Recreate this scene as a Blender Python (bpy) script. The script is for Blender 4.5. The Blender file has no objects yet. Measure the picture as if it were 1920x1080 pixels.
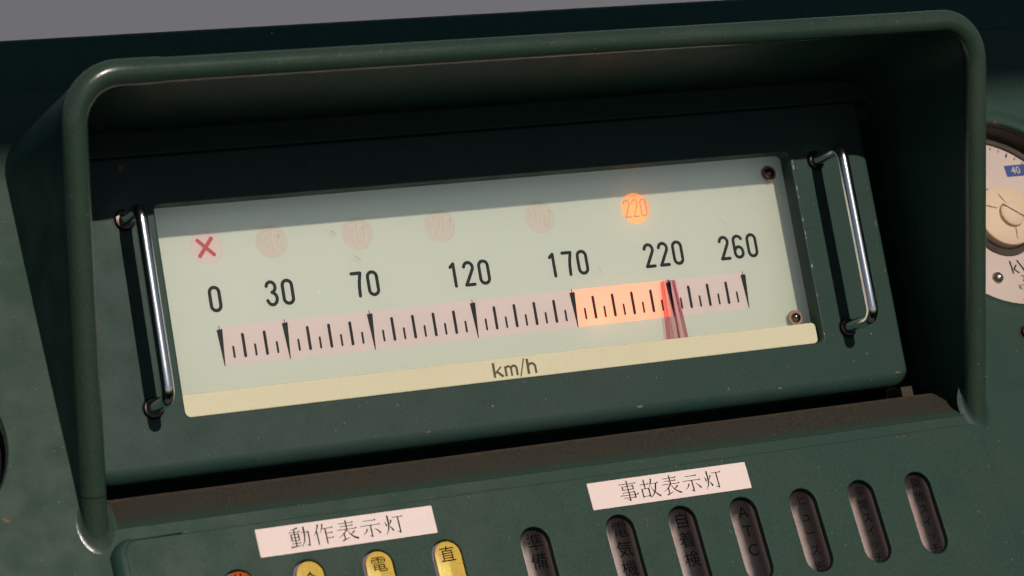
import bpy, bmesh, math, random
from mathutils import Vector, Matrix
from math import sin, cos, pi, radians, sqrt, atan2

S = 0.005                      # one scale tick of the speedometer is 5 mm
scene = bpy.context.scene
COL = scene.collection
random.seed(7)

# ------------------------------------------------------------------ frames
ALPHA = radians(23.4)          # the speedometer face leans back by this angle
D1 = 0.202                     # the console panel leans back further by this angle
ORG = Vector((0, 0, 1.0))
GX = Vector((1, 0, 0)); GV = Vector((0, sin(ALPHA), cos(ALPHA))); GN = Vector((0, -cos(ALPHA), sin(ALPHA)))
def W(u, v, n): return ORG + S * (u * GX + v * GV + n * GN)
G_ROT = Matrix((GX, GV, GN)).transposed()
PX = GX; PV = cos(D1) * GV - sin(D1) * GN; PN = sin(D1) * GV + cos(D1) * GN
P_ROT = Matrix((PX, PV, PN)).transposed()
P_ORG = W(0, -12.5, 10.0)
def WP(u, v, n): return P_ORG + S * (u * PX + v * PV + n * PN)

# ------------------------------------------------------------------ camera
CAM = (-74.3819, -32.4418, 221.3633)
R = [[0.904754, -0.168983, 0.39098], [-0.093509, -0.974342, -0.204728], [0.415544, 0.148669, -0.897341]]
def gdir(a): return (a[0] * GX + a[1] * GV + a[2] * GN).normalized()
cd = bpy.data.cameras.new('camera'); cam = bpy.data.objects.new('camera', cd); COL.objects.link(cam)
cx = gdir(R[0]); cy = -gdir(R[1]); cz = -gdir(R[2])
m3 = Matrix((cx, cy, cz)).transposed()
cam.matrix_world = Matrix.Translation(W(*CAM)) @ m3.to_4x4()
cd.sensor_width = 36; cd.lens = 95.59; cd.clip_start = 0.02; cd.clip_end = 100
cd.dof.use_dof = True; cd.dof.focus_distance = (W(26, 2, 2) - W(*CAM)).dot(-cz); cd.dof.aperture_fstop = 16
scene.camera = cam

# ------------------------------------------------------------------ light
SUN_G = Vector((0.02, 0.356, 1.0)).normalized()      # towards the sun, in the face's frame
sun_dir = gdir(SUN_G)
elev = math.asin(sun_dir.z); azim = atan2(sun_dir.x, sun_dir.y)
wd = bpy.data.worlds.new('World'); scene.world = wd; wd.use_nodes = True
nt = wd.node_tree; bg = nt.nodes['Background']
sky = nt.nodes.new('ShaderNodeTexSky'); sky.sky_type = 'NISHITA'; sky.sun_disc = False
sky.sun_elevation = elev; sky.sun_rotation = azim
hs = nt.nodes.new('ShaderNodeHueSaturation'); hs.inputs['Saturation'].default_value = 0.9
nt.links.new(sky.outputs[0], hs.inputs['Color']); nt.links.new(hs.outputs[0], bg.inputs[0]); bg.inputs[1].default_value = 0.06
sl = bpy.data.lights.new('sun', 'SUN'); sl.energy = 5.0; sl.angle = radians(0.5); sl.color = (1.0, 0.9, 0.78)
so = bpy.data.objects.new('sun', sl); COL.objects.link(so)
so.rotation_euler = sun_dir.to_track_quat('Z', 'Y').to_euler(); so.location = W(20, 60, 200)
scene.cycles.use_light_tree = False
vs = scene.view_settings
vs.view_transform = 'Standard'; vs.look = 'None'; vs.exposure = -0.74; vs.gamma = 1.0; vs.use_curve_mapping = False

# ------------------------------------------------------------------ materials
def new_mat(name):
    m = bpy.data.materials.new(name); m.use_nodes = True
    return m, m.node_tree.nodes, m.node_tree.links, m.node_tree.nodes['Principled BSDF']

def simple(name, col, rough=0.5, metal=0.0, coat=0.0, spec=0.5):
    m, N, L, b = new_mat(name)
    b.inputs['Base Color'].default_value = (*col, 1); b.inputs['Roughness'].default_value = rough
    b.inputs['Metallic'].default_value = metal; b.inputs['Coat Weight'].default_value = coat
    b.inputs['Specular IOR Level'].default_value = spec
    return m

def ramp(N, L, src, p0, p1, c0=(0, 0, 0, 1), c1=(1, 1, 1, 1)):
    r = N.new('ShaderNodeValToRGB'); L.new(src, r.inputs[0])
    r.color_ramp.elements[0].position = p0; r.color_ramp.elements[1].position = p1
    r.color_ramp.elements[0].color = c0; r.color_ramp.elements[1].color = c1
    return r.outputs[0]

def mixc(N, L, fac, a, b):
    n = N.new('ShaderNodeMix'); n.data_type = 'RGBA'
    if isinstance(fac, float): n.inputs[0].default_value = fac
    else: L.new(fac, n.inputs[0])
    for k, x in ((6, a), (7, b)):
        if isinstance(x, tuple): n.inputs[k].default_value = (*x[:3], 1)
        else: L.new(x, n.inputs[k])
    return n.outputs[2]

def noise(N, L, co, scale, detail=3, rough=0.6):
    n = N.new('ShaderNodeTexNoise'); n.inputs['Scale'].default_value = scale
    n.inputs['Detail'].default_value = detail; n.inputs['Roughness'].default_value = rough
    L.new(co, n.inputs['Vector']); return n.outputs[0]

def worn_paint(name, col, dust, rough=0.38, dustiness=0.35, specks=True, grain=0.42, bump=0.05, through=0.0, spec=0.22):
    """Old hammered-in enamel: colour drift, a dusty coat, fine grain, and sparse pale chips."""
    m, N, L, b = new_mat(name)
    tc = N.new('ShaderNodeTexCoord'); co = tc.outputs['Object']
    big = noise(N, L, co, 18, 4); film_or_shade = ramp(N, L, big, 0.42, 0.75)
    c = mixc(N, L, film_or_shade, col, tuple(col[i] * (1 - dustiness) + dust[i] * dustiness for i in range(3)))
    fine = noise(N, L, co, 1900, 2, 0.75)
    fg = ramp(N, L, fine, 0.25, 0.75, (1 - grain,) * 3 + (1,), (1 + grain,) * 3 + (1,))
    mu = N.new('ShaderNodeMix'); mu.data_type = 'RGBA'; mu.blend_type = 'MULTIPLY'; mu.inputs[0].default_value = 1
    L.new(c, mu.inputs[6]); L.new(fg, mu.inputs[7]); c = mu.outputs[2]
    if specks:
        for sc, thr, gate, colr in ((83, 0.032, 0.76, (0.30, 0.30, 0.26)), (230, 0.085, 0.48, (0.11, 0.135, 0.115)), (52, 0.07, 0.86, (0.14, 0.07, 0.035))):
            dn = ramp(N, L, noise(N, L, co, sc * 9, 2), 0.35, 0.8)
            v = N.new('ShaderNodeTexVoronoi'); v.inputs['Scale'].default_value = sc; L.new(co, v.inputs['Vector'])
            lt = N.new('ShaderNodeMath'); lt.operation = 'LESS_THAN'; L.new(v.outputs['Distance'], lt.inputs[0])
            th = N.new('ShaderNodeMath'); th.operation = 'MULTIPLY'; L.new(dn, th.inputs[0]); th.inputs[1].default_value = thr * 2
            L.new(th.outputs[0], lt.inputs[1])
            sp = N.new('ShaderNodeSeparateColor'); L.new(v.outputs['Color'], sp.inputs[0])
            gt = N.new('ShaderNodeMath'); gt.operation = 'GREATER_THAN'; L.new(sp.outputs[0], gt.inputs[0]); gt.inputs[1].default_value = gate
            mm = N.new('ShaderNodeMath'); mm.operation = 'MULTIPLY'; L.new(lt.outputs[0], mm.inputs[0]); L.new(gt.outputs[0], mm.inputs[1])
            c = mixc(N, L, mm.outputs[0], c, colr)
    L.new(c, b.inputs['Base Color']); b.inputs['Specular IOR Level'].default_value = spec
    rr = ramp(N, L, noise(N, L, co, 60, 4), 0.3, 0.75, (rough * 0.85,) * 3 + (1,), (min(1, rough * 1.35),) * 3 + (1,))
    L.new(rr, b.inputs['Roughness'])
    bp = N.new('ShaderNodeBump'); bp.inputs['Strength'].default_value = bump; bp.inputs['Distance'].default_value = 0.001
    L.new(noise(N, L, co, 420, 3), bp.inputs['Height']); L.new(bp.outputs[0], b.inputs['Normal'])
    if through:
        tr = N.new('ShaderNodeBsdfTranslucent'); L.new(c, tr.inputs[0])
        ms = N.new('ShaderNodeMixShader'); ms.inputs[0].default_value = through
        L.new(b.outputs[0], ms.inputs[1]); L.new(tr.outputs[0], ms.inputs[2]); L.new(ms.outputs[0], N['Material Output'].inputs[0])
    return m

GREEN = (0.016, 0.045, 0.033)
M = {}
M['green'] = worn_paint('green_enamel', GREEN, (0.045, 0.055, 0.042), rough=0.5, dustiness=0.3)
M['green_panel'] = worn_paint('green_enamel_front', (0.018, 0.046, 0.038), (0.045, 0.055, 0.045), rough=0.48, dustiness=0.30)
M['green_bead'] = worn_paint('green_enamel_bead', (0.024, 0.048, 0.034), (0.06, 0.065, 0.05), rough=0.22, dustiness=0.3, bump=0.06, spec=0.45)
M['green_dark'] = worn_paint('green_enamel_back', (0.012, 0.046, 0.038), (0.014, 0.044, 0.032), rough=0.42, dustiness=0.1, spec=0.18)
M['dust'] = worn_paint('dusty_green', (0.040, 0.034, 0.024), (0.085, 0.055, 0.032), rough=0.85, dustiness=0.7, grain=0.5, bump=0.3)
def sill_material():
    m, N, L, b = new_mat('dust_covered_sill')
    tc = N.new('ShaderNodeTexCoord'); co = tc.outputs['Object']
    sp = N.new('ShaderNodeSeparateXYZ'); L.new(co, sp.inputs[0])
    nz = noise(N, L, co, 220, 5, .7)
    a = N.new('ShaderNodeMath'); a.operation = 'MULTIPLY_ADD'; L.new(nz, a.inputs[0]); a.inputs[1].default_value = 0.0075; L.new(sp.outputs[1], a.inputs[2])
    f = N.new('ShaderNodeMapRange'); L.new(a.outputs[0], f.inputs[0]); f.inputs[1].default_value = -13.7 * S + .0037; f.inputs[2].default_value = -12.4 * S + .0037
    r = N.new('ShaderNodeMapRange'); L.new(a.outputs[0], r.inputs[0]); r.inputs[1].default_value = -11.05 * S + .0037; r.inputs[2].default_value = -10.6 * S + .0037
    d = mixc(N, L, ramp(N, L, noise(N, L, co, 1100, 4, .8), .40, .62), (0.011, 0.011, 0.008), (0.075, 0.064, 0.047))
    d = mixc(N, L, ramp(N, L, noise(N, L, co, 30, 3), .35, .65), d, (0.040, 0.036, 0.028))
    d = mixc(N, L, r.outputs[0], d, (0.085, 0.054, 0.035))
    c = mixc(N, L, f.outputs[0], GREEN, d)
    v = N.new('ShaderNodeTexVoronoi'); v.inputs['Scale'].default_value = 150; L.new(co, v.inputs['Vector'])
    lt = N.new('ShaderNodeMath'); lt.operation = 'LESS_THAN'; L.new(v.outputs['Distance'], lt.inputs[0]); lt.inputs[1].default_value = .055
    c = mixc(N, L, lt.outputs[0], c, (0.14, 0.12, 0.09))
    L.new(c, b.inputs['Base Color']); b.inputs['Roughness'].default_value = .85; b.inputs['Specular IOR Level'].default_value = .25
    bp = N.new('ShaderNodeBump'); bp.inputs['Strength'].default_value = .4; bp.inputs['Distance'].default_value = .0006
    L.new(noise(N, L, co, 600, 4, .7), bp.inputs['Height']); L.new(bp.outputs[0], b.inputs['Normal'])
    return m
M['sill'] = sill_material()
M['rust'] = worn_paint('rust', (0.075, 0.04, 0.02), (0.03, 0.022, 0.014), rough=0.9, dustiness=0.8, specks=False, grain=0.5)
M['black'] = simple('black_void', (0.003, 0.003, 0.003), 0.9, spec=0.05)
M['black_rubber'] = worn_paint('black_rubber', (0.010, 0.009, 0.009), (0.05, 0.035, 0.025), rough=0.7, dustiness=0.5, specks=False)
M['ink'] = worn_paint('black_ink', (0.007, 0.007, 0.007), (0.016, 0.015, 0.014), rough=0.5, dustiness=0.5, specks=False, grain=0.1)
M['ink_brown'] = simple('brown_ink', (0.075, 0.055, 0.028), 0.6)
M['ink_red'] = simple('red_ink', (0.42, 0.035, 0.04), 0.5)
M['chrome'] = simple('chrome', (0.88, 0.88, 0.88), 0.17, 1.0)
M['screw'] = simple('dull_brass_screw', (0.28, 0.2, 0.14), 0.3, 1.0)
M['collar'] = simple('dark_collar', (0.06, 0.052, 0.046), 0.22, 1.0)
M['scratch'] = simple('grey_scratch', (0.26, 0.26, 0.22), 0.6)
M['chip_pale'] = simple('bare_primer', (0.24, 0.27, 0.24), 0.5)
M['chip_brown'] = simple('rusty_chip', (0.14, 0.10, 0.07), 0.7)
M['steel'] = simple('dull_steel', (0.42, 0.38, 0.34), 0.35, 1.0)
M['washer'] = simple('brown_washer', (0.26, 0.17, 0.12), 0.6)
M['paper'] = worn_paint('label_paper', (0.80, 0.66, 0.64), (0.76, 0.62, 0.58), rough=0.55, dustiness=0.5, specks=False, grain=0.06, bump=0.0)
M['cream'] = worn_paint('cream_plastic', (0.65, 0.605, 0.43), (0.63, 0.575, 0.40), rough=0.4, dustiness=0.5, specks=False, grain=0.07, bump=0.0)
M['pink'] = worn_paint('pink_film', (0.57, 0.445, 0.42), (0.53, 0.41, 0.40), rough=0.45, dustiness=0.6, specks=False, grain=0.06, bump=0.0, through=0.15)
M['pink_disc'] = worn_paint('pale_pink_film', (0.49, 0.42, 0.365), (0.485, 0.405, 0.355), rough=0.45, dustiness=0.6, specks=False, grain=0.06, bump=0.0, through=0.15)
M['pink_text'] = simple('pale_text', (0.52, 0.485, 0.40), 0.5)
M['grey_text'] = simple('greyed_text', (0.42, 0.27, 0.24), 0.5)
M['dial_white'] = worn_paint('gauge_white', (0.56, 0.455, 0.415), (0.49, 0.39, 0.35), rough=0.5, dustiness=0.5, specks=False, grain=0.05, bump=0.0)
M['dial_cream'] = worn_paint('gauge_cream', (0.66, 0.50, 0.36), (0.58, 0.42, 0.30), rough=0.5, dustiness=0.6, specks=False, grain=0.06, bump=0.0)
M['blue'] = simple('blue_tag', (0.03, 0.06, 0.22), 0.5)
M['bezel'] = worn_paint('gauge_bezel', (0.035, 0.028, 0.022), (0.10, 0.08, 0.06), rough=0.5, dustiness=0.5, specks=False)
M['olive'] = worn_paint('olive_dial', (0.10, 0.12, 0.05), (0.16, 0.12, 0.06), rough=0.5, dustiness=0.5, specks=False)
M['wall'] = worn_paint('grey_wall', (0.195, 0.206, 0.24), (0.19, 0.20, 0.232), rough=0.8, dustiness=0.5, specks=False, grain=0.03, bump=0.0)

def face_material():
    m, N, L, b = new_mat('dial_plastic')
    tc = N.new('ShaderNodeTexCoord'); co = tc.outputs['Object']
    c = mixc(N, L, ramp(N, L, noise(N, L, co, 14, 4), 0.35, 0.7), (0.425, 0.435, 0.355), (0.45, 0.44, 0.345))
    fg = ramp(N, L, noise(N, L, co, 1500, 2, .7), 0.25, 0.75, (0.95,) * 3 + (1,), (1.05,) * 3 + (1,))
    mu = N.new('ShaderNodeMix'); mu.data_type = 'RGBA'; mu.blend_type = 'MULTIPLY'; mu.inputs[0].default_value = 1
    L.new(c, mu.inputs[6]); L.new(fg, mu.inputs[7]); c = mu.outputs[2]
    v = N.new('ShaderNodeTexVoronoi'); v.inputs['Scale'].default_value = 40; L.new(co, v.inputs['Vector'])
    lt = N.new('ShaderNodeMath'); lt.operation = 'LESS_THAN'; L.new(v.outputs['Distance'], lt.inputs[0]); lt.inputs[1].default_value = 0.02
    c = mixc(N, L, lt.outputs[0], c, (0.75, 0.73, 0.66))
    L.new(c, b.inputs['Base Color']); b.inputs['Roughness'].default_value = 0.35
    tr = N.new('ShaderNodeBsdfTranslucent'); tr.inputs[0].default_value = (0.55, 0.55, 0.5, 1)
    ms = N.new('ShaderNodeMixShader'); ms.inputs[0].default_value = 0.15
    L.new(b.outputs[0], ms.inputs[1]); L.new(tr.outputs[0], ms.inputs[2])
    L.new(ms.outputs[0], N['Material Output'].inputs[0])
    return m
M['face'] = face_material()

def backlit(name, refl, trans, fac=0.5):
    m, N, L, b = new_mat(name)
    b.inputs['Base Color'].default_value = (*refl, 1); b.inputs['Roughness'].default_value = 0.4
    tr = N.new('ShaderNodeBsdfTranslucent'); tr.inputs[0].default_value = (*trans, 1)
    ms = N.new('ShaderNodeMixShader'); ms.inputs[0].default_value = fac
    L.new(b.outputs[0], ms.inputs[1]); L.new(tr.outputs[0], ms.inputs[2])
    L.new(ms.outputs[0], N['Material Output'].inputs[0])
    return m
M['lit_disc'] = backlit('lit_orange_lens', (0.64, 0.34, 0.18), (1.0, 0.30, 0.10))
M['lit_band'] = backlit('lit_orange_band', (0.60, 0.37, 0.29), (1.0, 0.34, 0.20))

def clear(name, tint, gloss_rough=0.05, refl=1.0):
    m, N, L, b = new_mat(name); N.remove(b)
    t = N.new('ShaderNodeBsdfTransparent'); t.inputs[0].default_value = (*tint, 1)
    g = N.new('ShaderNodeBsdfGlossy'); g.inputs['Roughness'].default_value = gloss_rough
    f = N.new('ShaderNodeFresnel'); f.inputs[0].default_value = 1.49
    mu = N.new('ShaderNodeMath'); mu.operation = 'MULTIPLY'; mu.inputs[1].default_value = refl; L.new(f.outputs[0], mu.inputs[0])
    ms = N.new('ShaderNodeMixShader'); L.new(mu.outputs[0], ms.inputs[0]); L.new(t.outputs[0], ms.inputs[1]); L.new(g.outputs[0], ms.inputs[2])
    L.new(ms.outputs[0], N['Material Output'].inputs[0])
    return m
M['acrylic'] = clear('clear_acrylic', (0.97, 0.98, 0.97))
M['needle'] = clear('red_acrylic', (0.955, 0.82, 0.84), 0.1, .6)
M['needle_edge'] = clear('red_acrylic_edge', (0.94, 0.72, 0.745), 0.1, 0.0)
M['needle_line'] = clear('needle_line', (0.80, 0.42, 0.46), 0.1, 0.0)

def lens_mat(name, col, film_or_shade, split=0.0, soft=0.25, rough=0.35, tr=0.0):
    """Plastic lens behind a smoked legend film that covers its upper end and one side (x is across the slot)."""
    m, N, L, b = new_mat(name)
    tc = N.new('ShaderNodeTexCoord'); co = tc.outputs['Object']
    sp = N.new('ShaderNodeSeparateXYZ'); L.new(co, sp.inputs[0])
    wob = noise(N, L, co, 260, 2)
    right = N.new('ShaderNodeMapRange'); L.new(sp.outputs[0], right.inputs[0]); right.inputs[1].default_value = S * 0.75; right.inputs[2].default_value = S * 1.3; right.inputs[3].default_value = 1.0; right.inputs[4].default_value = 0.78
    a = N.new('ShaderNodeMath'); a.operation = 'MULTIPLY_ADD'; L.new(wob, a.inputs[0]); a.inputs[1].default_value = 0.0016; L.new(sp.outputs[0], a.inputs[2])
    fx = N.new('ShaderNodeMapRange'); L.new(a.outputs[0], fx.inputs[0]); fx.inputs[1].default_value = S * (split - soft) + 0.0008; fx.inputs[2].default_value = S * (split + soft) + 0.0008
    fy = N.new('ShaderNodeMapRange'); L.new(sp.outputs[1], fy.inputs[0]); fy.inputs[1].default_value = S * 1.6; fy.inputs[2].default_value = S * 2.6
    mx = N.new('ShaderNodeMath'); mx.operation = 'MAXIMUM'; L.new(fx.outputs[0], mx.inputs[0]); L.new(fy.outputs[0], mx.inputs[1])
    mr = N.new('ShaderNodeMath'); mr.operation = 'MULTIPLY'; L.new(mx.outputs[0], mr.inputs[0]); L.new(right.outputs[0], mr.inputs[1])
    c = mixc(N, L, mr.outputs[0], col, film_or_shade)  # the dark side and top are slot shade mixed into the lens colour
    fg = ramp(N, L, noise(N, L, co, 900, 2, .7), 0.25, 0.75, (0.85,) * 3 + (1,), (1.15,) * 3 + (1,))
    mu = N.new('ShaderNodeMix'); mu.data_type = 'RGBA'; mu.blend_type = 'MULTIPLY'; mu.inputs[0].default_value = 1
    L.new(c, mu.inputs[6]); L.new(fg, mu.inputs[7])
    L.new(mu.outputs[2], b.inputs['Base Color']); b.inputs['Roughness'].default_value = rough; b.inputs['Specular IOR Level'].default_value = 0.25
    return m
M['lens_dark'] = lens_mat('shaded_dark_lens', (0.25, 0.18, 0.165), (0.012, 0.0085, 0.0085), -0.65, 0.28)
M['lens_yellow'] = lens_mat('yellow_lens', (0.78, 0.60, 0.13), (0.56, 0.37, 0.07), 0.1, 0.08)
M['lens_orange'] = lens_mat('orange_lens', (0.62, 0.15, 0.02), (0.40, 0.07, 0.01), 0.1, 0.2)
M['lens_rim_dark'] = simple('smoked_lens_side', (0.10, 0.065, 0.055), 0.4)
M['lens_rim_violet'] = simple('violet_lens_side', (0.10, 0.07, 0.18), 0.4)

# ------------------------------------------------------------------ builders (units: ticks)
class MB:
    def __init__(s): s.v = []; s.f = []
    def add(s, vs, fs):
        o = len(s.v); s.v += [tuple(x) for x in vs]; s.f += [tuple(i + o for i in f) for f in fs]; return s
    def box(s, a, b):
        (x0, y0, z0), (x1, y1, z1) = a, b
        vs = [(x, y, z) for z in (z0, z1) for y in (y0, y1) for x in (x0, x1)]
        return s.add(vs, [(0, 2, 3, 1), (4, 5, 7, 6), (0, 1, 5, 4), (2, 6, 7, 3), (0, 4, 6, 2), (1, 3, 7, 5)])
    def loft(s, loops, closed=True, cap0=False, cap1=False):
        n = len(loops[0]); vs = [p for l in loops for p in l]; fs = []
        for k in range(len(loops) - 1):
            for i in range(n if closed else n - 1):
                j = (i + 1) % n
                fs.append((k * n + i, k * n + j, (k + 1) * n + j, (k + 1) * n + i))
        if cap0: fs.append(tuple(range(n))[::-1])
        if cap1: fs.append(tuple((len(loops) - 1) * n + i for i in range(n)))
        return s.add(vs, fs)
    def tube(s, path, r, seg=20, caps=True):
        path = [Vector(p) for p in path]; loops = []; nrm = None
        for i, p in enumerate(path):
            t = (path[min(i + 1, len(path) - 1)] - path[max(i - 1, 0)]).normalized()
            if nrm is None:
                a = Vector((0, 0, 1)) if abs(t.z) < .9 else Vector((1, 0, 0)); nrm = (a - t * a.dot(t)).normalized()
            else: nrm = (nrm - t * nrm.dot(t)).normalized()
            bn = t.cross(nrm); rr = r[i] if isinstance(r, (list, tuple)) else r
            loops.append([p + rr * (cos(2 * pi * k / seg) * nrm + sin(2 * pi * k / seg) * bn) for k in range(seg)])
        return s.loft(loops, True, caps, caps)
    def lathe(s, prof, c=(0, 0), seg=48):
        """prof: (radius, n) pairs around an axis along n through c"""
        loops = [[(c[0] + r * cos(2 * pi * k / seg), c[1] + r * sin(2 * pi * k / seg), n) for k in range(seg)] for r, n in prof]
        return s.loft(loops, True, False, False)
    def poly(s, pts, n): return s.add([(x, y, n) for x, y in pts], [tuple(range(len(pts)))])
    def build(s, name, mat, parent=None, smooth=True, rec=True, ang=40):
        me = bpy.data.meshes.new(name); me.from_pydata([(x * S, y * S, z * S) for x, y, z in s.v], [], s.f)
        bm = bmesh.new(); bm.from_mesh(me)
        bmesh.ops.remove_doubles(bm, verts=bm.verts, dist=1e-7)
        if rec: bmesh.ops.recalc_face_normals(bm, faces=bm.faces)
        bm.to_mesh(me); bm.free()
        if smooth:
            for p in me.polygons: p.use_smooth = True
            me.set_sharp_from_angle(angle=radians(ang))
        me.materials.append(M[mat]); o = bpy.data.objects.new(name, me); COL.objects.link(o)
        if parent: o.parent = parent
        return o

def rrect(u0, u1, v0, v1, r, seg=6, rb=None):
    pts = []; b = r if rb is None else rb
    for cxx, cyy, a0, r in ((u1 - r, v1 - r, 0, r), (u0 + r, v1 - r, 90, r), (u0 + b, v0 + b, 180, b), (u1 - b, v0 + b, 270, b)):
        for k in range(seg + 1):
            a = radians(a0 + 90 * k / seg); pts.append((cxx + r * cos(a), cyy + r * sin(a)))
    return pts
def circle(c, r, seg=64): return [(c[0] + r * cos(2 * pi * k / seg), c[1] + r * sin(2 * pi * k / seg)) for k in range(seg)]
def stadium(c, w, h, seg=14):
    r = w / 2; p = []
    for k in range(seg + 1): a = pi * k / seg; p.append((c[0] + r * cos(a), c[1] + h / 2 - r + r * sin(a)))
    for k in range(seg + 1): a = pi + pi * k / seg; p.append((c[0] + r * cos(a), c[1] - h / 2 + r + r * sin(a)))
    return p

def plate(name, loops, n0, n1, bevel, mat, parent):
    """A flat plate with holes: first loop the outline, the others holes."""
    cu = bpy.data.curves.new(name, 'CURVE'); cu.dimensions = '2D'; cu.fill_mode = 'BOTH'
    for l in loops:
        sp = cu.splines.new('POLY'); sp.points.add(len(l) - 1); sp.use_cyclic_u = True
        for p, (x, y) in zip(sp.points, l): p.co = (x * S, y * S, 0, 1)
    th = (n1 - n0) * S / 2
    cu.bevel_depth = bevel * S; cu.bevel_resolution = 3; cu.offset = -bevel * S; cu.extrude = max(0.0, th - bevel * S)
    t = bpy.data.objects.new('temp', cu); COL.objects.link(t)
    me = bpy.data.meshes.new_from_object(t.evaluated_get(bpy.context.evaluated_depsgraph_get()))
    bpy.data.objects.remove(t); bpy.data.curves.remove(cu)
    me.transform(Matrix.Translation((0, 0, (n0 + n1) / 2 * S)))
    for p in me.polygons: p.use_smooth = True
    me.set_sharp_from_angle(angle=radians(35))
    me.name = name; me.materials.clear(); me.materials.append(M[mat])
    o = bpy.data.objects.new(name, me); COL.objects.link(o); o.parent = parent
    return o

def thing(name, label, cat, frame='G', at=(0, 0, 0), group=None):
    o = bpy.data.objects.new(name, None); COL.objects.link(o); o.empty_display_size = 0.01
    loc = W(*at) if frame == 'G' else WP(*at)
    o.matrix_world = Matrix.Translation(loc) @ (G_ROT if frame == 'G' else P_ROT).to_4x4()
    o['label'] = label; o['category'] = cat
    if group: o['group'] = group
    return o
def to_frame(o, frame):
    """place a parentless part-frame helper"""
    return o

# ---- lettering
_lift = [0.0]
def ribbon(mb, pts, ws, n, caps=True):
    """a flat pen stroke with the given width at each point and round ends"""
    _lift[0] = (_lift[0] + 0.0007) % 0.011
    n += _lift[0]; pts = [Vector(p) for p in pts]; Lp, Rp = [], []
    for i, p in enumerate(pts):
        t = (pts[min(i + 1, len(pts) - 1)] - pts[max(i - 1, 0)]).normalized(); q = Vector((-t.y, t.x)); w = ws[i] / 2
        Lp.append(p + q * w); Rp.append(p - q * w)
    out = list(Lp)
    if caps:
        def arc(p, d, w):
            a0 = atan2(d.y, d.x); return [p + w / 2 * Vector((cos(a0 + pi / 2 - pi * k / 6), sin(a0 + pi / 2 - pi * k / 6))) for k in range(1, 6)]
        t1 = (pts[-1] - pts[-2]).normalized(); t0 = (pts[0] - pts[1]).normalized()
        out = Lp + arc(pts[-1], t1, ws[-1]) + Rp[::-1] + arc(pts[0], t0, ws[0])
        k = len(Lp); vs = [(x, y, n) for x, y in out]; m = len(pts)
        fs = []
        idxR = lambda i: m + 5 + (m - 1 - i)
        for i in range(m - 1): fs.append((i, idxR(i), idxR(i + 1), i + 1))
        fs.append(tuple([m - 1] + [idxR(m - 1)] + list(range(m + 4, m - 1, -1))))
        fs.append(tuple([idxR(0), 0] + list(range(len(out) - 1, len(out) - 6, -1))))
        mb.add(vs, fs)
    else:
        m = len(pts); vs = [(x, y, n) for x, y in Lp + Rp]
        mb.add(vs, [(i, m + i, m + i + 1, i + 1) for i in range(m - 1)])

def bez(p0, p1, p2, k=8): return [tuple((1 - t) ** 2 * a + 2 * t * (1 - t) * b + t * t * c for a, b, c in zip(p0, p1, p2)) for t in [i / k for i in range(k + 1)]]
def arcp(c, rx, ry, a0, a1, k=10): return [(c[0] + rx * cos(radians(a0 + (a1 - a0) * i / k)), c[1] + ry * sin(radians(a0 + (a1 - a0) * i / k))) for i in range(k + 1)]
# narrow round-ended numerals, unit box: width .84, height 2
DIG = {
 '0': [arcp((.42, 1.58), .42, .42, 0, 180) + arcp((.42, .42), .42, .42, 180, 360) + [(.84, 1.58)]],
 '1': [[(.18, 1.72), (.50, 2.0)], [(.50, 2.0), (.50, 0)]],
 '2': [arcp((.42, 1.55), .42, .45, 170, -25) + [(.05, .02)], [(.02, 0), (.84, 0)]],
 '3': [arcp((.40, 1.54), .40, .46, 165, -80), arcp((.40, .54), .44, .54, 82, -165)],
 '6': [arcp((.42, 1.58), .42, .42, 20, 180) + arcp((.42, .44), .42, .44, 180, 360), arcp((.42, .50), .42, .48, 0, 180)],
 '7': [[(0, 2.0), (.82, 2.0)], [(.82, 2.0), (.66, 1.3), (.58, .75), (.54, 0)]],
}
def numerals(txt, cxx, v0, h, wid, pitch, stroke, n, name, mat, parent):
    mb = MB(); tot = pitch * (len(txt) - 1); k = h / 2.0
    for i, ch in enumerate(txt):
        x0 = cxx - tot / 2 + i * pitch - .42 * wid
        for st in DIG[ch]:
            ribbon(mb, [(x0 + x * wid, v0 + y * k) for x, y in st], [stroke] * len(st), n)
    return mb.build(name, mat, parent, smooth=False, rec=False)

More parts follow.
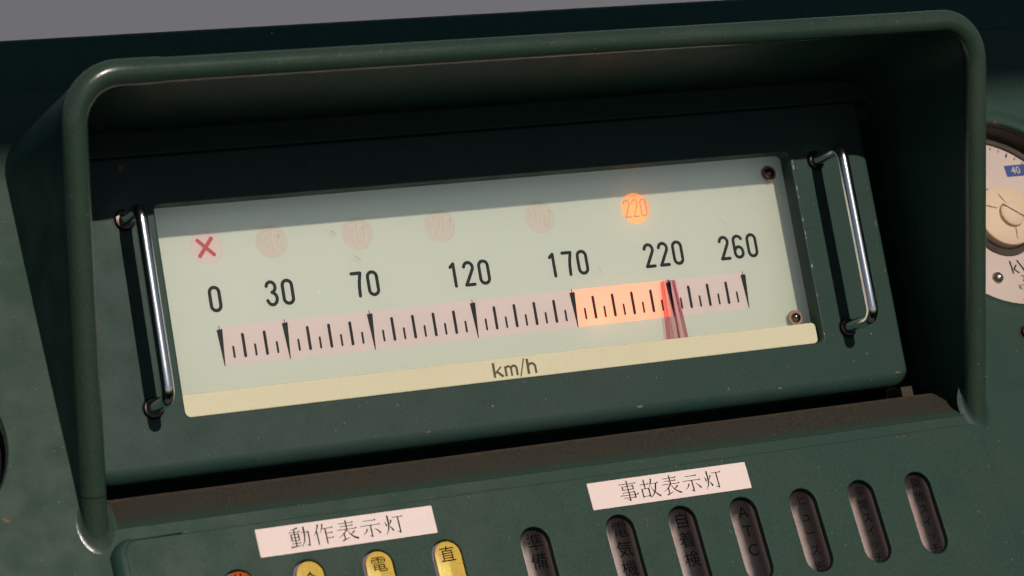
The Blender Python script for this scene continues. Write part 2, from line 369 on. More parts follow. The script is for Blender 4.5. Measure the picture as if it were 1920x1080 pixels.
# brush-and-chisel kanji strokes on a 100 x 100 field, y down
def KJ(kind, *p): return (kind, p)
def hS(x0, x1, y): return ('h', ((x0, y), (x1, y)))
def vS(x, y0, y1, hook=None): return ('v', ((x, y0), (x, y1)) + ((hook,) if hook else ()))
def pS(*p): return ('p', p)
def nS(*p): return ('n', p)
def dS(*p): return ('d', p)
KANJI = {
 '表': [hS(14, 84, 14), hS(20, 80, 28), hS(4, 96, 43), vS(50, 1, 43), pS((48, 43), (34, 60), (4, 79)), vS(33, 60, 92), ('r', ((20, 95), (56, 82))), nS((51, 45), (66, 72), (97, 91)), pS((84, 54), (74, 63), (62, 69))],
 '示': [hS(20, 80, 18), hS(4, 96, 40), vS(51, 40, 93, (37, 87)), pS((32, 55), (24, 70), (9, 82)), nS((68, 56), (80, 66), (93, 82))],
 '灯': [dS((10, 34), (15, 54)), pS((41, 28), (36, 40), (29, 50)), pS((26, 5), (26, 46), (20, 74), (5, 95)), nS((28, 56), (36, 66), (43, 80)), hS(48, 98, 18), vS(75, 18, 91, (60, 84))],
 '動': [pS((47, 5), (30, 11), (10, 14)), hS(2, 55, 24), vS(11, 34, 64), hS(11, 46, 34), vS(46, 34, 64), hS(11, 46, 49), hS(11, 46, 63), vS(28, 11, 88), hS(7, 50, 76), ('r', ((1, 92), (56, 87))), hS(58, 93, 30), ('v', ((93, 30), (92, 62), (88, 93), (76, 86))), pS((74, 4), (74, 38), (68, 70), (54, 96))],
 '作': [pS((31, 3), (20, 30), (3, 54)), vS(20, 34, 97), pS((52, 3), (46, 24), (33, 46)), hS(46, 97, 25), vS(61, 25, 97), hS(61, 92, 48), hS(61, 94, 71)],
 '事': [hS(5, 95, 14), vS(22, 26, 44), hS(22, 78, 26), vS(78, 26, 44), hS(22, 78, 42), hS(17, 80, 56), hS(3, 98, 69), vS(80, 56, 86), hS(17, 80, 82), vS(50, 1, 95, (36, 90))],
 '故': [hS(3, 49, 28), vS(26, 5, 50), vS(8, 50, 93), hS(8, 44, 50), vS(44, 50, 93), hS(8, 44, 86), pS((66, 4), (58, 26), (48, 46)), hS(60, 97, 28), pS((86, 29), (78, 58), (64, 80), (44, 97)), nS((57, 42), (72, 70), (98, 94))],
}
def kanji(mb, ch, u0, v1, size, n):
    k = size / 100.0
    def T(p): return (u0 + p[0] * k, v1 - p[1] * k)
    for kind, p in KANJI[ch]:
        q = [T(a) for a in p]
        if kind == 'h':
            ribbon(mb, q, [3.1 * k, 3.1 * k], n, False)
            x, y = p[1]; mb.poly([T(a) for a in ((x - 9, y), (x - 2, y - 6), (x + 2, y + 1))], n + .012)
        elif kind == 'v':
            if len(q) == 2: ribbon(mb, q, [6.5 * k, 5.6 * k], n, False)
            else:
                ribbon(mb, q[:-1], [6.2 * k] * (len(q) - 1), n, True); ribbon(mb, q[-2:], [5.5 * k, 1 * k], n, False)
            x, y = p[0]; mb.poly([T(a) for a in ((x - 5, y - 2), (x + 4, y + 1), (x + 2, y + 6))], n + .012)
        else:
            if kind == 'p': w = [8, 6.2, 1.4]
            elif kind == 'n': w = [1.8, 5, 8.5]
            elif kind == 'd': w = [2.5, 8]
            else: w = [7, 2]
            if len(q) == 4: w = [7.5, 7, 5.5, 1.4]
            if len(q) == 3:
                q = bez(q[0], tuple(2 * q[1][i] - (q[0][i] + q[2][i]) / 2 for i in (0, 1)), q[2], 8)
                w = [w[0] + (w[2] - w[0]) * i / 8 if kind == 'p' else w[0] + (w[2] - w[0]) * (i / 8) for i in range(9)]
            ribbon(mb, q, [x * k for x in w], n, False)

def font_text(txt, size, name, mat, parent, xyz, align='CENTER', rot=0.0, sx=1.0):
    cu = bpy.data.curves.new(name, 'FONT'); cu.body = txt; cu.size = size * S; cu.align_x = align; cu.align_y = 'CENTER'; cu.resolution_u = 3
    t = bpy.data.objects.new('temp', cu); COL.objects.link(t)
    me = bpy.data.meshes.new_from_object(t.evaluated_get(bpy.context.evaluated_depsgraph_get()))
    bpy.data.objects.remove(t); bpy.data.curves.remove(cu)
    me.transform(Matrix.Translation(Vector(xyz) * S) @ Matrix.Rotation(rot, 4, 'Z') @ Matrix.Diagonal((sx, 1, 1, 1)))
    me.materials.clear(); me.materials.append(M[mat]); me.name = name
    o = bpy.data.objects.new(name, me); COL.objects.link(o); o.parent = parent
    return o

# ================================================================== the setting
def structure(name, mb, mat):
    o = mb.build(name, mat, None, smooth=False); o['kind'] = 'structure'; return o
wb = MB()
def plane_w(name, c, ax, ay, hw, hh, mat):
    me = bpy.data.meshes.new(name)
    me.from_pydata([c + ax * hw * a + ay * hh * b for a, b in ((-1, -1), (1, -1), (1, 1), (-1, 1))], [], [(0, 1, 2, 3)])
    me.materials.append(M[mat]); o = bpy.data.objects.new(name, me); COL.objects.link(o); o['kind'] = 'structure'; return o
plane_w('wall', W(30, 30, 0) + Vector((0.3, 1.6, 0.2)), Vector((1, 0, 0)), Vector((0, 0, 1)), 3.0, 1.6, 'wall')
# unseen board added towards the sun, only to shade the console's upper edge
edge = WP(25, 31.5, 0) + sun_dir * 2.5
hb = MB()
lx = Vector((1, 0, 0)); ly = sun_dir.cross(lx).normalized()
if ly.z < 0: ly = -ly
plane_w('added_shade_board', edge + ly * 0.35, lx, ly, 3.0, 0.35, 'wall')

# ================================================================== the console
K_RIM = 0.36
def rim_n(v): return 10.1 + K_RIM * (v + 13.04)
UL, UR, VT = -16.15, 67.85, 20.7
def rim_path(rc=3.7, seg=12, u0=UL, u1=UR, v1=VT, vb=-13.3):
    p = [(u0, vb + (v1 - rc - vb) * (k / 48)) for k in range(48)]
    p += [(u0 + rc - rc * cos(radians(90 * k / seg)), v1 - rc + rc * sin(radians(90 * k / seg))) for k in range(seg + 1)]
    p += [(u0 + rc + (u1 - u0 - 2 * rc) * k / 16, v1) for k in range(1, 16)]
    p += [(u1 - rc + rc * sin(radians(90 * k / seg)), v1 - rc + rc * cos(radians(90 * k / seg))) for k in range(seg + 1)]
    p += [(u1, v1 - rc - (v1 - rc - vb) * k / 48) for k in range(1, 49)]
    return p

con = thing('driver_console', 'dark green painted cab console with a deep hooded recess, worn enamel and rolled edges', 'console', 'P', (0, -60, 0))
def P_part_offset(o):      # parts given in panel coordinates hang under an Empty 60 ticks lower down the panel
    o.location = (0, 60 * S, 0); return o
HOLE_R = ((78.4, 18.5), 9.6); HOLE_L = ((-29.35, 7.7), 7.5)
P_part_offset(plate('console_panel', [[(-150, -60), (200, -60), (200, 38.1), (-150, 38.1)], rrect(UL - .1, UR - .1, -1.0, 31.5, 1.2), circle(*HOLE_R), circle(*HOLE_L)], -0.8, 0.0, 0.12, 'green', con))
# pressed ridges round the gauge holes
for i, (c, r) in enumerate((HOLE_R,)):
    pr = [(r + 0.02, -0.3), (r + .05, -.02), (r + .25, .10), (r + .6, .14), (r + 1.0, .08), (r + 1.5, -.02)]
    P_part_offset(MB().lathe(pr, c, 96).build('gauge_flange', 'green', con, rec=True))
# lamp plate standing proud of the panel, with its slots
SLOTS = [(-5.85, 'o'), (0.15, 'y'), (6.2, 'y'), (12.36, 'y'), (20.48, 'd'), (28.55, 'd'), (34.58, 'd'), (40.63, 'd'), (46.68, 'd'), (52.7, 'd'), (58.67, 'd')]
SV, SW, SH = -9.98, 2.72, 7.75
PT = 1.0
def plate_outline():
    p = []
    for cxx, cyy, r, a0 in ((67.05 - .9, -2.35 - .9, .9, 0), (-14.5 + 1.0, -2.5 - 1.0, 1.0, 90)):
        p += [(cxx + r * cos(radians(a0 + 90 * k / 8)), cyy + r * sin(radians(a0 + 90 * k / 8))) for k in range(9)]
    return p + [(-14.5, -40), (67.05, -40)]
PO_ = plate_outline()
lp = P_part_offset(plate('lamp_plate', [PO_] + [stadium((u, SV), SW, SH) for u, k in SLOTS], -0.9, PT, 0.09, 'green', con))
roll = [(-14.5, -40 + 36.5 * k / 8) for k in range(8)] + [(-13.5 - cos(radians(90 * k / 10)), -3.5 + sin(radians(90 * k / 10))) for k in range(11)] + [(-13.5 + k * .8, -2.5 + .015 * k) for k in range(1, 6)]
lps = []
for a in (0, 15, 30, 45, 60, 75, 90):
    l = []
    for i, (u, v) in enumerate(roll):
        A = Vector(roll[max(i - 1, 0)]); B = Vector(roll[min(i + 1, len(roll) - 1)]); t = (B - A).normalized(); q = Vector((-t.y, t.x))
        R_ = 1.05 if i < 9 else max(0.06, 1.05 * (1 - (i - 8) / 11))
        l.append((u + q.x * R_ * sin(radians(a)), v + q.y * R_ * sin(radians(a)), PT - .003 - R_ * (1 - cos(radians(a)))))
    lps.append(l)
lps.append([(x, y, -.2) for x, y, z in lps[-1]])
MB().loft(lps, closed=False).build('rolled_edge', 'green', lp)
random.seed(3)
for k in range(12):                                       # rust and grime in the crease above the plate
    a = random.choice([random.uniform(-10.5, -6), random.uniform(52, 64), random.uniform(-9, 62)]); w = random.uniform(.8, 3.2); t = random.uniform(.05, .13)
    g = MB(); e = [(a + w * j / 8, -2.36 - t * random.uniform(.2, 1) * sin(pi * (j + .5) / 9)) for j in range(9)]
    g.add([(x, y, PT + .005 + k * .0004) for x, y in e] + [(a + w * j / 8, -2.355, PT - .03) for j in range(8, -1, -1)], [tuple(range(18))])
    P_part_offset(g.build('rust_streak', 'rust', con, smooth=False))

# everything of the hood is modelled in the face's frame; an intermediate transform carries it
GtoP = (Matrix.Translation(WP(0, -60, 0)) @ P_ROT.to_4x4()).inverted() @ (Matrix.Translation(ORG) @ G_ROT.to_4x4())
def G_part(o, sub=False):
    o.matrix_local = GtoP; return o
# hood shell
path = rim_path(vb=-13.6)
outer, inner = [], []
for i, (u, v) in enumerate(path):
    a = Vector(path[max(i - 1, 0)]); b = Vector(path[min(i + 1, len(path) - 1)]); t = (b - a).normalized(); q = Vector((-t.y, t.x))
    outer.append((u + q.x * .92, v + q.y * .92)); inner.append((u - q.x * .22, v - q.y * .22))
mb = MB()
def shell(pts, n_front, n_back): return [[(u, v, rim_n(v) + n_front) for u, v in pts], [(u, v, n_back) for u, v in pts]]
outer_b = [(u + (o[0] - u) * 2.1, v + (o[1] - v) * 1.3) for (u, v), o in zip(path, outer)]
lo = [[(u, v, rim_n(v)) for u, v in outer], [(u, v, -6.2) for u, v in outer_b]]; li = shell(inner, 0, -6.2)
mb.loft([li[1], li[0], lo[0], lo[1]], closed=False)
hood = G_part(mb.build('instrument_hood', 'green_dark', con))
# back of the recess
mb = MB(); mb.poly([(UL + .2, -13.6), (UR - .2, -13.6), (UR - .2, VT - .2), (UL + .2, VT - .2)], -6.0)
G_part(mb.build('recess_back', 'green_dark', con, smooth=False))
# rolled bead along the hood's front edge, flaring into the panel at both feet
path = rim_path(vb=-15.2)
p3 = [(u, v, rim_n(v)) for u, v in path]
rad = []
for (u, v, n) in p3:
    d = v + 13.1
    rad.append(1.0 + 0.0)
b_o = MB().tube(p3, rad, 28).build('hood_bead', 'green_bead', hood)
# repair sleeve over the bead's left corner
sl_pts = [p for p in p3 if p[0] < -4.6 and p[1] > 12.0]
k0 = len(sl_pts)
fine = []
for i in range(k0 - 1):
    for s_ in range(4): fine.append(tuple(a + (b - a) * s_ / 4 for a, b in zip(sl_pts[i], sl_pts[i + 1])))
end_u = -5.4
fine = [f for f in fine if f[0] <= end_u]
fr = [1.0 + .085 * min(1, i / (0.6 * len(fine))) for i in range(len(fine))]; fr[-1] = 1.06
MB().tube(fine, fr, 28).build('bead_sleeve', 'green_bead', hood)
sq = Vector((0, 1, K_RIM)).normalized()
c0 = Vector((UL, -10.75, rim_n(-10.75)))
MB().tube([c0 - sq * .035, c0 + sq * .035], 1.006, 28, False).build('bead_seam', 'black', hood)
# paint-filled fillets where the bead's feet run into the panel
for uf in (UL, UR):
    ax = Vector((0, 1, K_RIM)).normalized(); c0 = Vector((uf, -13.04, 10.1)); nP = Vector((0, sin(D1), cos(D1))); p0_ = Vector((0, -12.5, 10.0))
    e1 = Vector((1, 0, 0)); e2 = ax.cross(e1); fl = []
    for t in [i / 8 for i in range(9)]:
        lp_ = []
        for k in range(48):
            a = 2 * pi * k / 48; b_ = c0 + e1 * cos(a) + e2 * sin(a)
            I = b_ + ax * ((p0_ - b_).dot(nP) / ax.dot(nP))
            o_ = I - (c0 + ax * ((p0_ - c0).dot(nP) / ax.dot(nP))); o_ = (o_ - nP * o_.dot(nP)).normalized()
            A = I + ax * .8; B = I + o_ * .75 - nP * .02
            lp_.append(A * (1 - t) ** 2 + (I + nP * .02) * 2 * t * (1 - t) + B * t * t)
        fl.append(lp_)
    MB().loft(fl).build('bead_fillet', 'green_bead' if uf < 0 else 'green_panel', hood)
# thin brown line where bead and roof meet
we = []
for k in range(60):
    u = UL + 4.2 + (UR - UL - 24) * k / 59
    we.append((u, VT - 0.78 + 0.015 * sin(k * 1.7), rim_n(VT) - 0.62))
MB().tube(we, [0.10 + .04 * sin(k * .9) ** 2 for k in range(60)], 8).build('brown_edge', 'washer', hood)
# sloping dusty sill between panel and recess
sl = MB(); nu = 80
prof = [(-13.62, 10.28), (-13.30, 9.98), (-12.9, 9.25), (-10.9, 5.65), (-10.72, 5.2), (-10.9, 4.9), (-13.5, 4.4)]
sl.loft([[(UL + .3 + (UR - UL - .6) * i / nu, v, n) for i in range(nu + 1)] for v, n in prof], closed=False)
G_part(sl.build('dust_sill', 'sill', con))
G_part(MB().box((63.7, -10.7, 2.4), (64.9, -9.75, 4.9)).build('mounting_lug', 'dust', con, smooth=False))
G_part(MB().box((64.6, -13.0, -.8), (67.5, 19.5, -.6)).build('added_sun_baffle', 'black', con, smooth=False))  # black sheet added to stop a stray sunlit strip in the recess
# cowl behind the panel's top edge
mb = MB(); N_ = 12
prof = [(30.0, -1.6), (37.9, -1.6), (42.9, -1.3)] + [(43.2 + 0.9 * sin(radians(a)), -2.2 + 0.9 * cos(radians(a))) for a in range(0, 181, 15)] + [(43.2, -3.4), (41.8, -40), (30, -40)]
mb.loft([[(u, v, n) for v, n in prof] for u in (-150, 200)], closed=False)
P_part_offset(mb.build('rear_cowl', 'green_dark', con))

# ================================================================== the speedometer
sp = thing('speedometer', 'wide cream speedometer in a green panel with chrome handles, red pointer at 220', 'speedometer', 'G', (26, -9.4, 0))
OFF = (-26 * S, 9.4 * S, 0)
def S_(o): o.location = OFF; return o
ND = 3.7
OP = (-5.3, 57.2, -4.5, 13.95); PO = (-13.65, 65.55, -9.42, 18.2)
# front panel: ring with rounded opening and a generous roll along its lower edge
def ring(rect, r, n): return [(x, y, n) for x, y in rrect(*rect, r)]
loops = [ring(OP, .55, 1.9), ring(OP, .55, ND - .14)]
for a in (30, 60, 90):
    e = .14 * (1 - cos(radians(a))); loops.append(ring((OP[0] - e, OP[1] + e, OP[2] - e, OP[3] + e), 0.55 + e, ND - .14 + .14 * sin(radians(a))))
loops.append(ring((OP[0] - .2, OP[1] + .2, OP[2] - .2, OP[3] + .2), 0.75, ND))
base = rrect(*PO, .55, 6, 1.3)
cxm, cym = (PO[0] + PO[1]) / 2, (PO[2] + PO[3]) / 2
def rolled(a, guard=0.0):
    out = []
    for x, y in base:
        w = max(0.0, min(1.0, (PO[2] + 1.3 - y) / 1.3)); R_ = .22 + 1.0 * w
        ins = R_ * (1 - sin(radians(a))); drop = R_ * (1 - cos(radians(a)))
        # inset towards the middle, bottom vertices mostly upwards
        xi = x - (min(.22, ins) + guard) * (1 if x > cxm else -1); yi = y + (ins + guard) * (1 if y < cym else -1)
        out.append((xi, yi, ND - drop))
    return out
loops.append(rolled(0, .12))
for a in (0, 15, 30, 45, 60, 75, 90): loops.append(rolled(a))
loops.append([(x, y, 0.6) for x, y in base])
S_(MB().loft(loops).build('front_panel', 'green_panel', sp))
random.seed(11)
chips = [(57.36 + random.uniform(-.06, .06), random.uniform(-4, 13), random.uniform(.05, .12), random.uniform(.1, .5)) for k in range(12)]
chips += [(36.9, -8.35, .5, .13), (16.2, -8.25, .3, .08), (64.4, -8.2, .45, .1), (61.5, -6.1, .12, .16), (51.6, -8.3, .28, .1), (65.2, 6.2, .07, .35), (65.2, 1.6, .06, .2), (64.9, 17.3, .1, .25), (8.6, -6.6, .1, .1), (22.6, -6.7, .14, .18)]
for k, (u, v, a, b) in enumerate(chips):
    m_ = MB().poly([(u + a * random.uniform(.5, 1) * cos(2 * pi * j / 7), v + b * random.uniform(.5, 1) * sin(2 * pi * j / 7)) for j in range(7)], ND + .004)
    S_(m_.build('paint_chip', 'chip_pale' if k < 12 and k % 3 else 'chip_brown', sp, smooth=False))
# dial with its two cut-outs over the lamps
LAMP = (42.0, 10.55); LB = (34.12, 43.75, 0, 3.5)
S_(plate('dial', [[(-6.9, -4.9), (58.35, -4.9), (58.35, 14.6), (-6.9, 14.6)], circle(LAMP, 1.46, 48), [(0, 0), (52.1, 0), (52.1, 3.5), (0, 3.5)]] + [circle((u, 10.52), 1.465, 48) for u in (-.02, 6.0, 14.1, 22.1, 32.1)], 0.0, 0.0, 0.0, 'face', sp))
bx = MB(); bx.add([(-6.9, -4.9, -.1), (58.35, -4.9, -.1), (58.35, 14.6, -.1), (-6.9, 14.6, -.1), (-6.9, -4.9, -5), (58.35, -4.9, -5), (58.35, 14.6, -5), (-6.9, 14.6, -5)],
       [(0, 1, 5, 4), (1, 2, 6, 5), (2, 3, 7, 6), (3, 0, 4, 7), (4, 5, 6, 7)])
S_(bx.build('dial_box', 'black', sp, smooth=False))
gk = MB().box((58.40, -4.9, -.6), (59.6, 14.6, 1.2)); S_(gk.build('gasket', 'black_rubber', sp, smooth=False))
# cream lower ledge carrying the unit
S_(plate('lower_ledge', [rrect(-5.6, 57.04, -4.44, -2.46, .45)], 0.004, 2.9, 0.10, 'cream', sp))
um = MB()
def seg(p, w=.22): ribbon(um, p, [w] * len(p), 2.906, False)
ku, kv = 23.55, -4.12
seg([(ku + .12, kv + 1.33), (ku + .12, kv)], .25); seg([(ku + .85, kv + .93), (ku + .2, kv + .38)], .15); seg([(ku + .38, kv + .52), (ku + .95, kv + .02)], .24)
mu_ = ku + 1.25
seg([(mu_, kv + .92), (mu_, kv)], .22); seg(arcp((mu_ + .27, kv + .62), .27, .27, 165, 0) + [(mu_ + .54, kv)], .2); seg(arcp((mu_ + .81, kv + .62), .27, .27, 165, 0) + [(mu_ + 1.08, kv)], .22)
seg([(ku + 2.62, kv - .15), (ku + 3.15, kv + 1.45)], .13)
hu = ku + 3.45
seg([(hu, kv + 1.38), (hu, kv)], .25); seg(arcp((hu + .36, kv + .58), .36, .34, 165, 0) + [(hu + .72, kv)], .22)
S_(um.build('unit_text', 'ink_brown', sp, smooth=False, rec=False))
# scale band, lit stretch, ticks
S_(MB().add([(0, 0, 0), (LB[0], 0, 0), (LB[0], 3.5, 0), (0, 3.5, 0), (LB[1], 0, 0), (52.1, 0, 0), (52.1, 3.5, 0), (LB[1], 3.5, 0)], [(0, 1, 2, 3), (4, 5, 6, 7)]).build('scale_band', 'pink', sp, smooth=False))
lit = S_(MB().poly([(LB[0], LB[2]), (LB[1], LB[2]), (LB[1], LB[3]), (LB[0], LB[3])], -.02).build('lit_band', 'lit_band', sp, smooth=False))
lit['label'] = 'glowing orange stretch of the scale'
tk = MB(); MAJ = (0, 6, 14, 24, 34, 44, 52)
for k in range(53):
    if k in MAJ:
        tk.poly([(k - .27, 3.22), (k + .27, 3.27), (k + .045, .0), (k - .03, .0)], .020); tk.poly([(k - .05, 3.56), (k + .02, 3.56), (k + .02, 3.2), (k - .05, 3.2)], .022)
    else:
        prev = max(m for m in MAJ if m < k); lng = (k - prev) % 2 == 0
        ribbon(tk, [(k, .72), (k, 2.62 if lng else 1.62)], [.27 if lng else .19] * 2, .018)
S_(tk.build('tick_marks', 'ink', sp, smooth=False, rec=False))
for txt, u in (('0', 0.05), ('30', 6.0), ('70', 14.05), ('120', 24.15), ('170', 34.1), ('220', 44.05), ('260', 52.05)):
    S_(numerals(txt, u, 4.92, 2.05, 1.02, 1.5, .31, .018, 'numeral', 'ink', sp))
for u, txt in ((-.02, 'x'), (6.0, '30'), (14.1, '70'), (22.1, '120'), (32.1, '170')):
    d = S_(MB().poly(circle((u, 10.52), 1.46, 48), -.004).build('signal_disc', 'pink_disc' if txt != 'x' else 'pink', sp, smooth=False))
    if txt == 'x':
        d['label'] = 'pink signal disc with a red cross'
        xm = MB(); ribbon(xm, [(u - .72, 11.22), (u + .62, 9.86)], [.34, .34], .016); ribbon(xm, [(u + .55, 11.3), (u - .68, 9.82)], [.35, .35], .018); xm.build('cross', 'ink_red', d, smooth=False, rec=False)
    else: numerals(txt, u, 9.72, 1.6, .66, .84, .15, .016, 'numeral', 'pink_text', d)
d = S_(MB().poly(circle(LAMP, 1.455, 48), -.02).build('signal_disc', 'lit_disc', sp, smooth=False)); d['label'] = 'lit orange signal disc'
numerals('220', LAMP[0], LAMP[1] - .8, 1.6, .68, .86, .13, .004, 'numeral', 'grey_text', d)
def bulb(name, at, power, rad_, col):
    l = bpy.data.lights.new(name, 'POINT'); l.energy = power; l.shadow_soft_size = rad_ * S; l.color = col
    o = bpy.data.objects.new(name, l); COL.objects.link(o); o.parent = sp; o.location = Vector(at) * S + Vector(OFF); return o
bulb('disc_bulb', (42.0, 10.3, -1.5), 0.009, .3, (1.0, .30, .07))
bulb('band_bulb', (36.3, .6, -1.6), 0.0075, .35, (1.0, .40, .15))
bulb('band_bulb', (40.4, 1.0, -2.1), 0.0065, .35, (1.0, .36, .15))
al = bpy.data.lights.new('dial_fill_light', 'AREA'); al.shape = 'RECTANGLE'; al.size = 64 * S; al.size_y = 19 * S; al.energy = 0.40; al.color = (.84, 1.0, 1.04)  # fill light added inside the box to lift the shaded part of the face
ao = bpy.data.objects.new('dial_fill_light', al); COL.objects.link(ao); ao.parent = sp; ao.location = Vector((25.7, 4.8, -4.6)) * S + Vector(OFF); ao.rotation_euler = (pi, 0, 0)
# acrylic cover, screws
S_(MB().add([(-5.6, -2.4, .42), (57.9, -2.4, .42), (57.9, 14.3, .42), (-5.6, 14.3, .42)], [(0, 1, 2, 3)]).build('cover_sheet', 'acrylic', sp, smooth=False))
for a_, b_, w_ in (((13.2, 8.6), (13.9, 7.9), .06), ((50.3, 8.9), (51.3, 7.5), .035), ((52.7, 10.9), (53.9, 11.9), .04), ((53.2, 10.7), (54.1, 11.5), .03), ((36.9, 5.4), (37.1, 4.6), .05), ((11.5, 10.9), (11.9, 10.6), .07)):
    m_ = MB(); ribbon(m_, [a_, tuple((p + q) / 2 + .05 for p, q in zip(a_, b_)), b_], [w_ * .4, w_, w_ * .3], .43, False); S_(m_.build('scratch', 'scratch', sp, smooth=False, rec=False))
for k, (u, v) in enumerate(((56.5, 12.6), (56.45, -1.5))):
    s = S_(MB().lathe([(0.05, .60), (.72, .60), (.76, .56), (.76, .44)], (u, v), 32).build('cover_screw', 'washer', sp))
    MB().lathe([(0.001, 1.02), (.18, 1.0), (.36, .88), (.47, .72), (.50, .605)], (u, v), 24).build('screw_head', 'screw', s)
    MB().box((u - .3, v - .05, .985), (u + .3, v + .05, 1.03)).build('screw_slot', 'black', s, smooth=False)
# pointer: a clear red wedge
def quadbar(a, b, w0, w1, n0, n1):
    m = MB(); (u0, v0), (u1, v1) = a, b
    vs = [(u0 - w0, v0, n0), (u0 + w0, v0, n0), (u1 + w1, v1, n0), (u1 - w1, v1, n0), (u0 - w0, v0, n1), (u0 + w0, v0, n1), (u1 + w1, v1, n1), (u1 - w1, v1, n1)]
    return m.add(vs, [(0, 3, 2, 1), (4, 5, 6, 7), (0, 1, 5, 4), (2, 3, 7, 6), (1, 2, 6, 5), (3, 0, 4, 7)])
PT0, PT1 = (43.55, 3.25), (43.50, -2.35)
pn = S_(quadbar(PT0, PT1, .62, .98, .50, 1.1).build('pointer', 'needle', sp, smooth=False)); pn['label'] = 'clear red pointer standing at 220'
quadbar((PT0[0] - .58, PT0[1]), (PT1[0] - .90, PT1[1]), .06, .09, .49, 1.11).build('pointer_edge', 'needle_edge', pn, smooth=False)
quadbar((PT0[0] + .59, PT0[1]), (PT1[0] + .94, PT1[1]), .03, .045, .49, 1.11).build('pointer_edge', 'needle_edge', pn, smooth=False)
quadbar((PT0[0] - .02, PT0[1]), (PT1[0] + .02, PT1[1]), .09, .11, 1.102, 1.115).build('pointer_line', 'needle_line', pn, smooth=False)
# two chromed pull handles
for uu in (-8.03, 59.95):
    vt, vb, nb, rr, rc = 12.8, -3.4, 8.5, .56, 1.05
    pth = [(uu, vt, ND - .3), (uu, vt, ND + 1.5), (uu, vt, nb - rc)] + [(uu, vt - rc + rc * cos(radians(a)), nb - rc + rc * sin(radians(a))) for a in range(10, 91, 10)]
    pth += [(uu, vt - rc - (vt - vb - 2 * rc) * k / 8, nb) for k in range(1, 8)]
    pth += [(uu, vb + rc - rc * sin(radians(a)), nb - rc + rc * cos(radians(a))) for a in range(0, 91, 10)] + [(uu, vb, ND + 1.5), (uu, vb, ND - .3)]
    h = S_(MB().tube(pth, rr, 24).build('pull_handle', 'chrome', sp))
    for v in (vt, vb):
        MB().lathe([(.58, ND + .30), (.80, ND + .28), (.88, ND + .16), (.88, ND - .05)], (uu, v), 32).build('handle_collar', 'collar', h)
        MB().lathe([(.86, ND + .006), (.97 + .05 * sin(v), ND + .004)], (uu, v), 28).build('rust_ring', 'black_rubber', h)

# ================================================================== label strips
def strip(name, label, text, u0, u1, v0, v1, tu, tv, size, pitch, skew=0.0):
    t = thing(name, label, 'label', 'P', ((u0 + u1) / 2, v0, PT), 'printed label strips')
    w = (u1 - u0) / 2; h = v1 - v0
    t.matrix_world = t.matrix_world @ Matrix.Rotation(skew, 4, 'Z')
    plate('paper', [rrect(-w, w, 0, h, .08, 3)], 0.006, 0.05, 0.0, 'paper', t)
    mb = MB()
    for i, ch in enumerate(text): kanji(mb, ch, tu - (u0 + u1) / 2 + i * pitch, tv - v0, size, .056)
    mb.build('lettering', 'black', t, smooth=False, rec=False)
strip('label_strip', 'white label reading 動作表示灯, above the yellow lamps', '動作表示灯', -3.58, 12.0, -5.44, -3.04, -.86, -3.27, 1.84, 2.07)
strip('label_strip', 'white label reading 事故表示灯, above the dark lamps', '事故表示灯', 26.5, 42.05, -5.44, -3.02, 29.3, -3.28, 1.84, 2.07)

# ================================================================== indicator lamps
LAMPS = [
 ('orange lamp lens cut by the lower edge, left of the yellow lamps', '非常', 'lens_orange', 'lens_rim_violet', 1.9),
 ('yellow lamp nearest the orange lamp, leftmost of the yellow ones', '合', 'lens_yellow', 'lens_rim_violet', 1.62),
 ('yellow lamp marked 電, between two other yellow lamps', '電', 'lens_yellow', 'lens_rim_violet', 1.45),
 ('yellow lamp marked 直, right of the other yellow lamps', '直', 'lens_yellow', 'lens_rim_violet', 1.45),
 ('dark lamp marked 準備, standing alone between the two label strips', '準備', 'lens_dark', 'lens_rim_dark', 1.55),
 ('dark lamp marked 電気機, under the left end of the 事故表示灯 label', '電気機', 'lens_dark', 'lens_rim_dark', 1.55),
 ('dark lamp marked 自着検, under the middle of the 事故表示灯 label', '自着検', 'lens_dark', 'lens_rim_dark', 1.55),
 ('dark lamp marked ATC, just past the right end of the 事故表示灯 label', 'ATC', 'lens_dark', 'lens_rim_dark', 1.5),
 ('dark lamp marked ヒューズ断, third dark lamp in from the right', 'ヒューズ断', 'lens_dark', 'lens_rim_dark', 1.1),
 ('dark lamp marked 非常スイッチ, second dark lamp in from the right', '非常スイッチ', 'lens_dark', 'lens_rim_dark', 1.05),
 ('dark lamp marked 開放スイッチ, rightmost lamp on the plate', '開放スイッチ', 'lens_dark', 'lens_rim_dark', 1.05),
]
for (u, kind), (lab, txt, mat, rimm, cs) in zip(SLOTS, LAMPS):
    t = thing('indicator_lamp', lab, 'lamp', 'P', (u, SV, 0), 'indicator lamps in the slotted plate')
    dp = {'d': 0.55, 'y': 0.80, 'o': 0.8}[kind]
    cx_ = .16 if kind != 'd' else 0; wn = .34 if kind != 'd' else .04
    out = stadium((cx_, -.02), SW - wn, SH - .08); inn = stadium((cx_, -.02), SW - wn - .46, SH - .54)
    if kind != 'd': plate('lens_collar', [stadium((0, 0), SW - .03, SH - .03)], -.8, dp - .35, 0.0, rimm, t)
    m = MB(); n_ = len(out)
    m.loft([[(x, y, dp - .9) for x, y in out], [(x, y, dp - .18) for x, y in out], [(cx_ + (x - cx_) * .97, y * .99, dp - .06) for x, y in out], [(x, y, dp) for x, y in inn]], True, True, True)
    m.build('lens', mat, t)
    lt = []
    tot = len(txt); pit = {1: 2, 2: 1.72, 3: 1.75}.get(tot, 6.2 / max(tot - 1, 1))
    y0 = 2.55 if tot < 5 else 2.85
    if txt == '合': y0 = 2.0
    tx = MB()
    for i, ch in enumerate(txt):
        font_text(ch, cs, 'lettering', 'black', t, (0.12, y0 - i * pit, dp + .012))

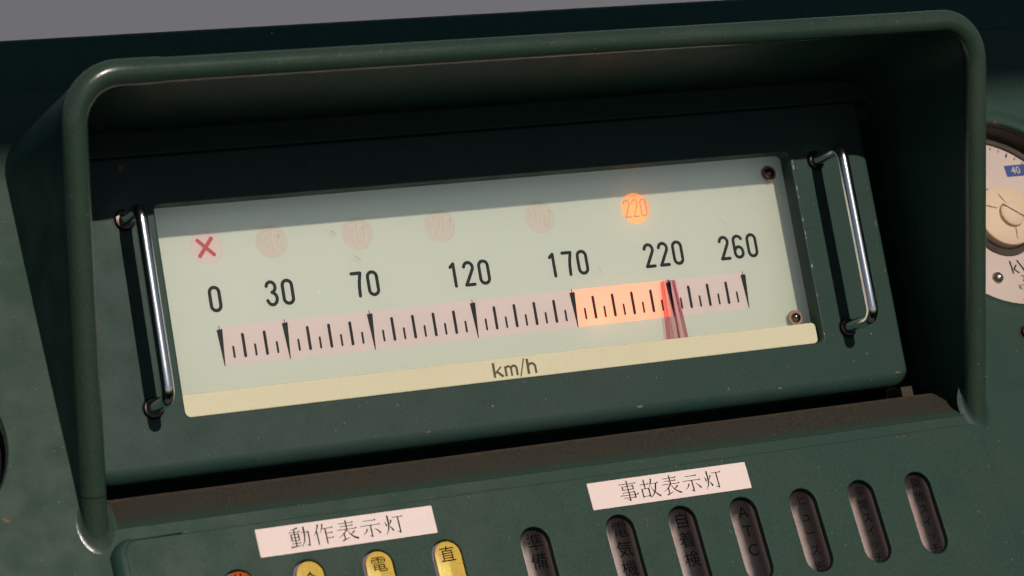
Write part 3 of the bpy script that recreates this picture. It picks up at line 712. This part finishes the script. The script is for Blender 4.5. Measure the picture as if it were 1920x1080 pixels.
# ================================================================== round gauges
def gauge_right():
    c, r = HOLE_R
    t = thing('round_gauge', 'round white kilovolt gauge with cream hub disc, cut by the right edge', 'gauge', 'P', (c[0], c[1], -4.5))
    MB().lathe([(r - .02, 3.7), (r - .02, 1.9)], (0, 0), 96).build('case_wall', 'bezel', t)
    MB().lathe([(r - .02, 1.9), (r - .75, 1.75), (r - .8, 1.55)], (0, 0), 96).build('bezel_ring', 'bezel', t)
    plate('dial_face', [circle((0, 0), r - .15, 96)], 1.3, 1.5, 0, 'dial_white', t)
    tk = MB()
    for k in range(41):
        a = radians(215 - 250 * k / 40); r0 = r - 1.0; r1 = r - (1.5 if k % 5 == 0 else 1.3)
        q = Vector((cos(a), sin(a))); ribbon(tk, [q * r0, q * r1], [.16 if k % 5 == 0 else .1] * 2, 1.51, False)
    tk.build('scale_marks', 'ink', t, smooth=False, rec=False)
    plate('tag', [rrect(3.65, 6.5, 4.85, 6.05, .05, 3)], 1.506, 1.53, 0, 'blue', t)
    font_text('40', 1.1, 'numeral', 'dial_white', t, (4.85, 5.45, 1.54))
    MB().lathe([(3.55, 1.55), (3.6, 1.62), (3.6, 1.7), (3.0, 1.7), (3.0, 1.55)], (1.2, .15), 64).build('shadow_ring', 'bezel', t)
    MB().lathe([(.01, 2.72), (3.0, 2.7), (3.12, 2.6), (3.12, 1.6)], (1.3, .4), 64).build('hub_disc', 'dial_cream', t)
    MB().lathe([(.01, 3.3), (1.05, 3.28), (1.3, 3.1), (1.35, 2.7)], (1.75, .4), 48).build('hub_cap', 'dial_cream', t)
    m = MB(); ribbon(m, [(.75, 1.35), (2.85, -.25)], [.10, .10], 3.32); ribbon(m, [(-1.2, 1.8), (-.4, 1.45), (.4, 1.2)], [.04, .1, .06], 2.74, False); ribbon(m, [(1.0, 2.7), (1.2, 2.3), (1.5, 1.8)], [.03, .09, .06], 2.74, False); ribbon(m, [(1.75, -1.0), (1.7, -1.5), (1.5, -2.2)], [.08, .06, .03], 2.74, False)
    m.build('crack', 'bezel', t, smooth=False, rec=False)
    m = MB(); ribbon(m, [(-5.6, 4.8), (-1.6, 1.6)], [.9, 1.2], 1.6, False); m.build('needle_vane', 'steel', t, smooth=False, rec=False)
    font_text('kV', 2.0, 'lettering', 'ink', t, (1.55, -4.7, 1.52), 'CENTER')
    font_text('2.5', .95, 'lettering', 'ink', t, (1.95, -5.9, 1.52), 'CENTER')
    font_text('KW-4', .75, 'lettering', 'ink', t, (1.7, -6.75, 1.52), 'CENTER'); font_text('DC 3', .7, 'lettering', 'ink', t, (1.9, -7.45, 1.52), 'CENTER')
    font_text('→ No.4', .65, 'lettering', 'ink', t, (1.7, -8.1, 1.52), 'CENTER')
    s = MB().lathe([(.001, 2.1), (.3, 2.02), (.52, 1.8), (.6, 1.5)], (-1.3, -5.55), 28).build('face_screw', 'steel', t)
gauge_right()
def gauge_left():
    c, r = HOLE_L
    t = thing('round_gauge', 'round olive gauge with brass inner rim, cut by the left edge', 'gauge', 'P', (c[0], c[1], -3.5))
    MB().lathe([(r - .02, 2.7), (r - .02, .9)], (0, 0), 80).build('case_wall', 'black', t)
    MB().lathe([(r - .05, .9), (r - .5, .95)], (0, 0), 80).build('bezel_ring', 'black', t)
    MB().lathe([(r - .35, .9), (r - .4, 2.2), (r - .55, 2.4), (r - .75, 2.35), (r - .8, 1.6)], (0, 0), 80).build('brass_rim', 'dial_cream', t)
    plate('dial_face', [circle((0, 0), r - .7, 64)], 1.3, 1.6, 0, 'olive', t)
gauge_left()
t = thing('push_button', 'small black button on the green panel below the kilovolt gauge', 'button', 'P', (76.05, 6.05, 0))
MB().lathe([(.001, .5), (.45, .48), (.6, .38), (.66, .0)], (0, 0), 28).build('button_cap', 'black_rubber', t)
MB().lathe([(.66, .06), (.8, .05), (.84, .0)], (0, 0), 28).build('button_collar', 'bezel', t)
